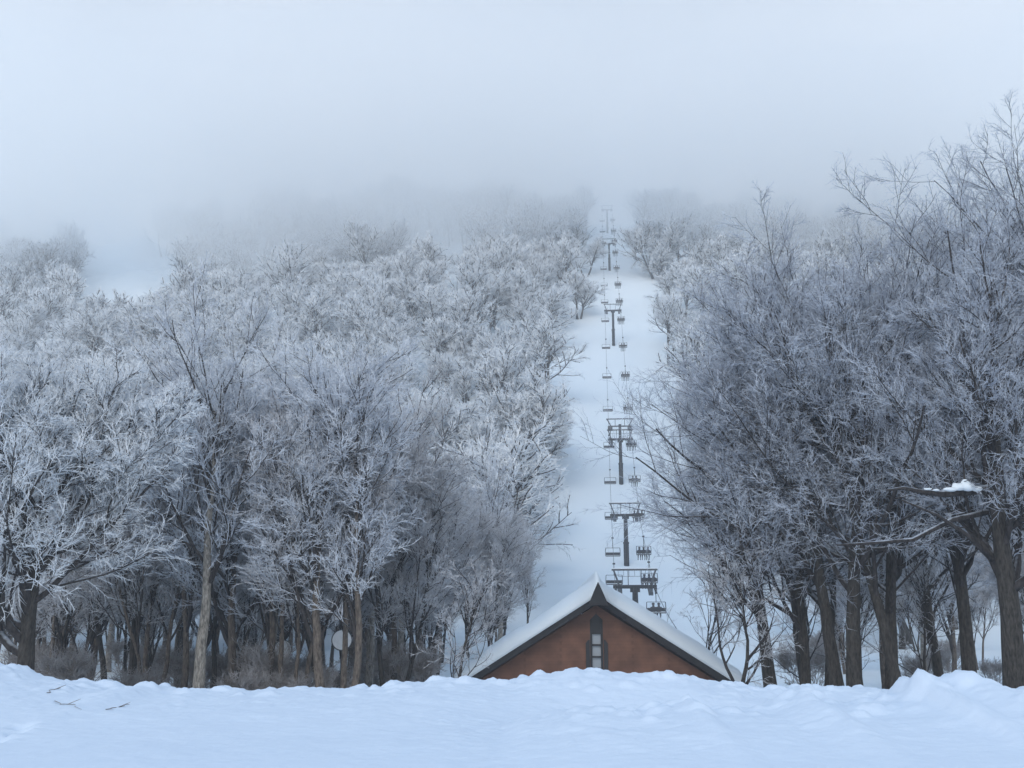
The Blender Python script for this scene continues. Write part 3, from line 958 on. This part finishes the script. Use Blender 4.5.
# riders' backs face downhill: camera sees their backs, chairs face uphill
# ------------------------------------------------------------------ brown gabled building
BD = 62.0
ap = W(597, 596, BD); 
bx = ap.x
eL = W(457, 688, BD); eR = W(733, 688, BD)
halfL = bx-eL.x; halfR = eR.x-bx; half = (halfL+halfR)/2 + .35
zr, ze = ap.z, eL.z
b0 = empty("gabled_building", (bx, BD, -4.2)); 
tag(b0, "brown gabled building under thick roof snow at the foot of the lift", "building")
Z0 = -4.2
def L(z): return z - Z0
th = math.atan2(zr-ze, half)
ow = half-1.1
wall = MB()
zt = lambda x: L(zr) - .45 - abs(x)*math.tan(th)
# front wall with window opening: build as strips around the opening
wx = .36; wt = W(597, 613, BD).z
wl = W(586, 640, BD)
wall.prism([(-ow, 0), (-.95, 0), (-.95, zt(.95)), (-ow, zt(ow))], 0.9, 1.2)
wall.prism([(.95, 0), (ow, 0), (ow, zt(ow)), (.95, zt(.95))], 0.9, 1.2)
wall.prism([(-.95, 0), (-wx, 0), (-wx, zt(wx)), (-.95, zt(.95))], 0.9, 1.2)
wall.prism([(wx, 0), (.95, 0), (.95, zt(.95)), (wx, zt(wx))], 0.9, 1.2)
wt_l = L(wt)
wall.prism([(-wx, wt_l-.35), (0, wt_l), (wx, wt_l-.35), (wx, zt(wx)), (0, zt(0)), (-wx, zt(wx))], 0.9, 1.2)
wb = L(W(597, 700, BD).z)
wall.prism([(-wx, 0), (wx, 0), (wx, wb), (-wx, wb)], 0.9, 1.2)
wall.box((-ow+.15, 8.2, zt(ow)/2), (.3, 14, zt(ow))); wall.box((ow-.15, 8.2, zt(ow)/2), (.3, 14, zt(ow)))
wall.prism([(-ow, 0), (ow, 0), (ow, zt(ow)), (0, zt(0)), (-ow, zt(ow))], 15.2, 15.5)
wall.build("wall", M["plaster"], b0)
# roof: dark deck with fascia, prow at the ridge
def roof_sheet(t0, t1, prow, y_front, y_back, ext, crown=False):
    """two slopes between offsets t0 and t1 above the rafter line; front edge runs forward at the ridge"""
    vs = []; fs = []
    nseg = 10
    for s in (-1, 1):
        n = len(vs)
        for i in range(nseg+1):
            f = i/nseg
            x = s*f*(half+ext); z = L(zr) - f*(half+ext)*math.tan(th)
            yf = y_front - prow*math.exp(-(f/.10)**2)
            for (yy, tt) in ((yf, t0), (yf, t1), (y_back, t1), (y_back, t0)):
                vs.append((x, yy, z+tt))
        for i in range(nseg):
            a = n+i*4; c = a+4
            for j in range(4):
                k = (j+1) % 4
                q = (a+j, a+k, c+k, c+j)
                fs.append(q if s < 0 else q[::-1])
        e = n+nseg*4
        q = (e, e+1, e+2, e+3); fs.append(q if s < 0 else q[::-1])
    return vs, fs
def build_vf(vs, fs, name, mat, parent, smooth=False):
    me = bpy.data.meshes.new(name); me.from_pydata(vs, [], fs); me.materials.append(mat)
    bm = bmesh.new(); bm.from_mesh(me); bmesh.ops.remove_doubles(bm, verts=bm.verts, dist=1e-4); bmesh.ops.recalc_face_normals(bm, faces=bm.faces); bm.to_mesh(me); bm.free()
    if smooth:
        for p in me.polygons: p.use_smooth = True
    return link(bpy.data.objects.new(name, me), parent)
vs, fs = roof_sheet(-.38, 0, .8, 0.0, 16.0, 0.15)
roof = build_vf(vs, fs, "roof", M["fascia"], b0)
# pointed dark boards where the ridge ends
MB().prism([(-.55, L(zr)-.55), (.55, L(zr)-.55), (.26, L(zr)+.15), (.08, L(zr)+.55), (0, L(zr)+.72), (-.08, L(zr)+.55), (-.26, L(zr)+.15)], -.95, -.80).build("ridge_board", M["fascia"], roof)
# roof snow: thick rounded blanket
def roof_snow():
    nf, ny = 60, 50
    vs = []; fs = []
    fr = np.linspace(-1, 1, 2*nf+1); yb = np.linspace(0, 1, ny)
    P = np.zeros((len(fr), ny, 3)); Bm = np.zeros_like(P)
    for i, f in enumerate(fr):
        a = abs(f); x = f*(half+.25)
        zb = L(zr) - a*(half+.25)*math.tan(th) + .01
        thick = 1.05 + .06*math.sin(f*5) + .14*float(fbm(f*7+3, 0, 9, 4))
        thick *= math.sqrt(max(0.0, 1-max(0, (a-.96)/.04)**2)) if a > .96 else 1
        rid = math.exp(-(a/.05)**2)
        thick += .38*math.exp(-(a/.020)**2) + .05*rid
        yf = -.12 - .8*math.exp(-(a/.10)**2)
        for j, u in enumerate(yb):
            y = yf + (16.1-yf)*u**1.6
            dd = (y-yf)
            rr = math.sqrt(max(0, 1-(1-min(dd/1.5, 1))**2))
            h = thick*(.22+.78*rr)*(1 + .10*float(fbm(x*.7, y*.7, 15, 3)))
            P[i, j] = (x, y, zb+h); Bm[i, j] = (x, y, zb-.005)
    n1, n2 = len(fr), ny
    V = np.concatenate([P.reshape(-1, 3), Bm.reshape(-1, 3)]); off = n1*n2
    idx = lambda i, j: i*n2+j
    Q = []
    for i in range(n1-1):
        for j in range(n2-1):
            Q.append((idx(i, j), idx(i, j+1), idx(i+1, j+1), idx(i+1, j)))
            Q.append((off+idx(i, j), off+idx(i+1, j), off+idx(i+1, j+1), off+idx(i, j+1)))
        Q.append((idx(i, 0), idx(i+1, 0), off+idx(i+1, 0), off+idx(i, 0)))
        Q.append((idx(i, n2-1), off+idx(i, n2-1), off+idx(i+1, n2-1), idx(i+1, n2-1)))
    for j in range(n2-1):
        Q.append((idx(0, j), off+idx(0, j), off+idx(0, j+1), idx(0, j+1)))
        Q.append((idx(n1-1, j), idx(n1-1, j+1), off+idx(n1-1, j+1), off+idx(n1-1, j)))
    build_vf([tuple(v) for v in V], Q, "roof_snow", M["snow_roof"], roof, True)
roof_snow()
# window
wf = MB()
for s in (-1, 1): wf.box((s*(wx-.05), 1.02, (wb+wt_l-.35)/2), (.14, .16, wt_l-.35-wb))
wf.prism([(-wx, wt_l-.42), (-wx, wt_l-.35), (0, wt_l), (wx, wt_l-.35), (wx, wt_l-.42), (.24, wt_l-.55), (-.24, wt_l-.55)], .94, 1.1)
wf.box((0, 1.03, wt_l-.80), (2*wx-.2, .10, .65))
zb_ = [L(W(597, yy, BD).z) for yy in (633, 645, 657, 669, 681)]
for z in zb_: wf.box((0, 1.0, z), (2*wx-.2, .12, .10))
wfo = wf.build("window", M["frame"], b0)
m_, t_, b_ = new_mat("window_glass")
b_.inputs["Base Color"].default_value = (.36, .40, .44, 1); b_.inputs["Roughness"].default_value = .25
n_ = t_.nodes.new("ShaderNodeTexNoise"); n_.inputs["Scale"].default_value = 2
MB().box((0, 1.1, (wb+wt_l-1.1)/2), (2*wx-.2, .04, wt_l-1.1-wb)).build("pane", m_, wfo)
sz_t = L(W(597, 641, BD).z)
for s in (-1, 1):
    x0 = wx+.03
    MB().prism([(s*x0, wb), (s*(x0+.22), wb), (s*(x0+.22), sz_t-.12), (s*(x0+.10), sz_t+.05), (s*x0, sz_t+.08)][::s], .80, .885).build("shutter", M["frame"], b0)

# ------------------------------------------------------------------ round discs among the trunks
def disc(px, py, d, r, lab, hpole=True):
    p = W(px, py, d)
    g0 = gz(p.x, d)
    e = empty("round_sign", (p.x, d, g0)); tag(e, lab, "sign")
    MB().tube([(0, .05, -.3), (0, .05, p.z-g0)], .05, 8).build("post", M["steel_dark"], e)
    MB().tube([(0, 0, p.z-g0), (0, -.03, p.z-g0)], [r, r], 28).build("sign_face", M["disc"], e)
    rp = [(r*math.cos(a), -.02, p.z-g0+r*math.sin(a)) for a in np.linspace(0, 2*math.pi, 25)]
    MB().tube(rp, .03, 6, cap=False).build("rim", M["steel"], e)
    return e
disc(342, 640, 56, .50, "pale round disc half hidden behind a leaning trunk in the left wood")
disc(283, 649, 60, .46, "dimmer round disc further left among brown trunks")

# ------------------------------------------------------------------ snow lumps on the big bough
def snow_lump(pts_, parent, nm="snow_lump"):
    bm = bmesh.new()
    for (c, r3) in pts_:
        bmesh.ops.create_icosphere(bm, subdivisions=3, radius=1, matrix=Matrix.Translation(c) @ Matrix.Diagonal((*r3, 1)))
    me = bpy.data.meshes.new(nm); bm.to_mesh(me); bm.free(); me.materials.append(M["snow_roof"])
    for p in me.polygons: p.use_smooth = True
    o = link(bpy.data.objects.new(nm, me), parent)
    r = o.modifiers.new("remesh", 'REMESH'); r.mode = 'VOXEL'; r.voxel_size = .06
    return o
bl = big.location
def rel(px, py, d): return W(px, py, d) - bl
bough = MB()
bough.tube([rel(992, 488, 42.6), rel(967, 492, 42.2), rel(942, 494, 41.8), rel(922, 492, 41.5), rel(904, 488, 41.2), rel(887, 490, 41)], [.17, .15, .13, .10, .07, .04], 8)
bough.tube([rel(987, 512, 42.8), rel(952, 520, 42.2), rel(912, 540, 41.5), rel(872, 543, 41), rel(837, 545, 40.5)], [.12, .10, .08, .06, .03], 8)
bough.tube([rel(992, 560, 42.8), rel(967, 535, 42.2), rel(937, 515, 41.5), rel(902, 500, 41)], [.10, .09, .06, .03], 8)
bough.build("bough", M["bark_limb"], big, smooth=True)
snow_lump([(rel(950, 489.5, 41.8), (.30, .18, .09)), (rel(959, 487, 41.9), (.26, .20, .15)), (rel(968, 487, 41.9), (.27, .20, .17)), (rel(977, 489, 42.0), (.22, .18, .10)), (rel(965, 482, 41.9), (.14, .13, .12)), (rel(955, 485, 41.9), (.12, .1, .09))], big)
snow_lump([(rel(928, 489, 41.45), (.20, .09, .05)), (rel(936, 490, 41.5), (.16, .09, .05))], big)

# ------------------------------------------------------------------ twigs lying on the snow
def twig(px0, py0, px1, py1, d, lab):
    a = W(px0, py0, d); b2 = W(px1, py1, d)
    zf = lambda x, y: float(bank(np.array([[x]]), np.array([[y]]))[0, 0])
    # find where the sight lines meet the snow
    def hit(px, py):
        for y in np.arange(15, 30, .02):
            p = W(px, py, y)
            if zf(p.x, y) > p.z: return Vector((p.x, y, zf(p.x, y)))
        return W(px, py, 24)
    A = hit(px0, py0); B = hit(px1, py1)
    P_ = []
    for k in range(7):
        t = k/6; q = A.lerp(B, t); q.x += .05*math.sin(k*2.1); q.y += .04*math.cos(k*1.7)
        q.z = zf(q.x, q.y)+.02
        P_.append(q)
    o = empty("fallen_twig", A)
    tag(o, lab, "twig")
    m = MB().tube([p-A for p in P_], [.010, .010, .009, .008, .007, .006, .004], 5)
    m.tube([P_[3]-A, P_[3]-A+Vector((.12, .10, .06)), P_[3]-A+Vector((.2, .16, .10))], [.010, .007, .004], 5)
    me_o = m.build("stem", M["bark_brown"], o)
twig(46, 694, 62, 688, 24, "short forked twig sticking out of the snow near the left bank")
twig(54, 702, 82, 710, 22, "long curved twig lying on the snow at left")
twig(105, 711, 130, 705, 22, "pale thin twig lying right of the curved one")
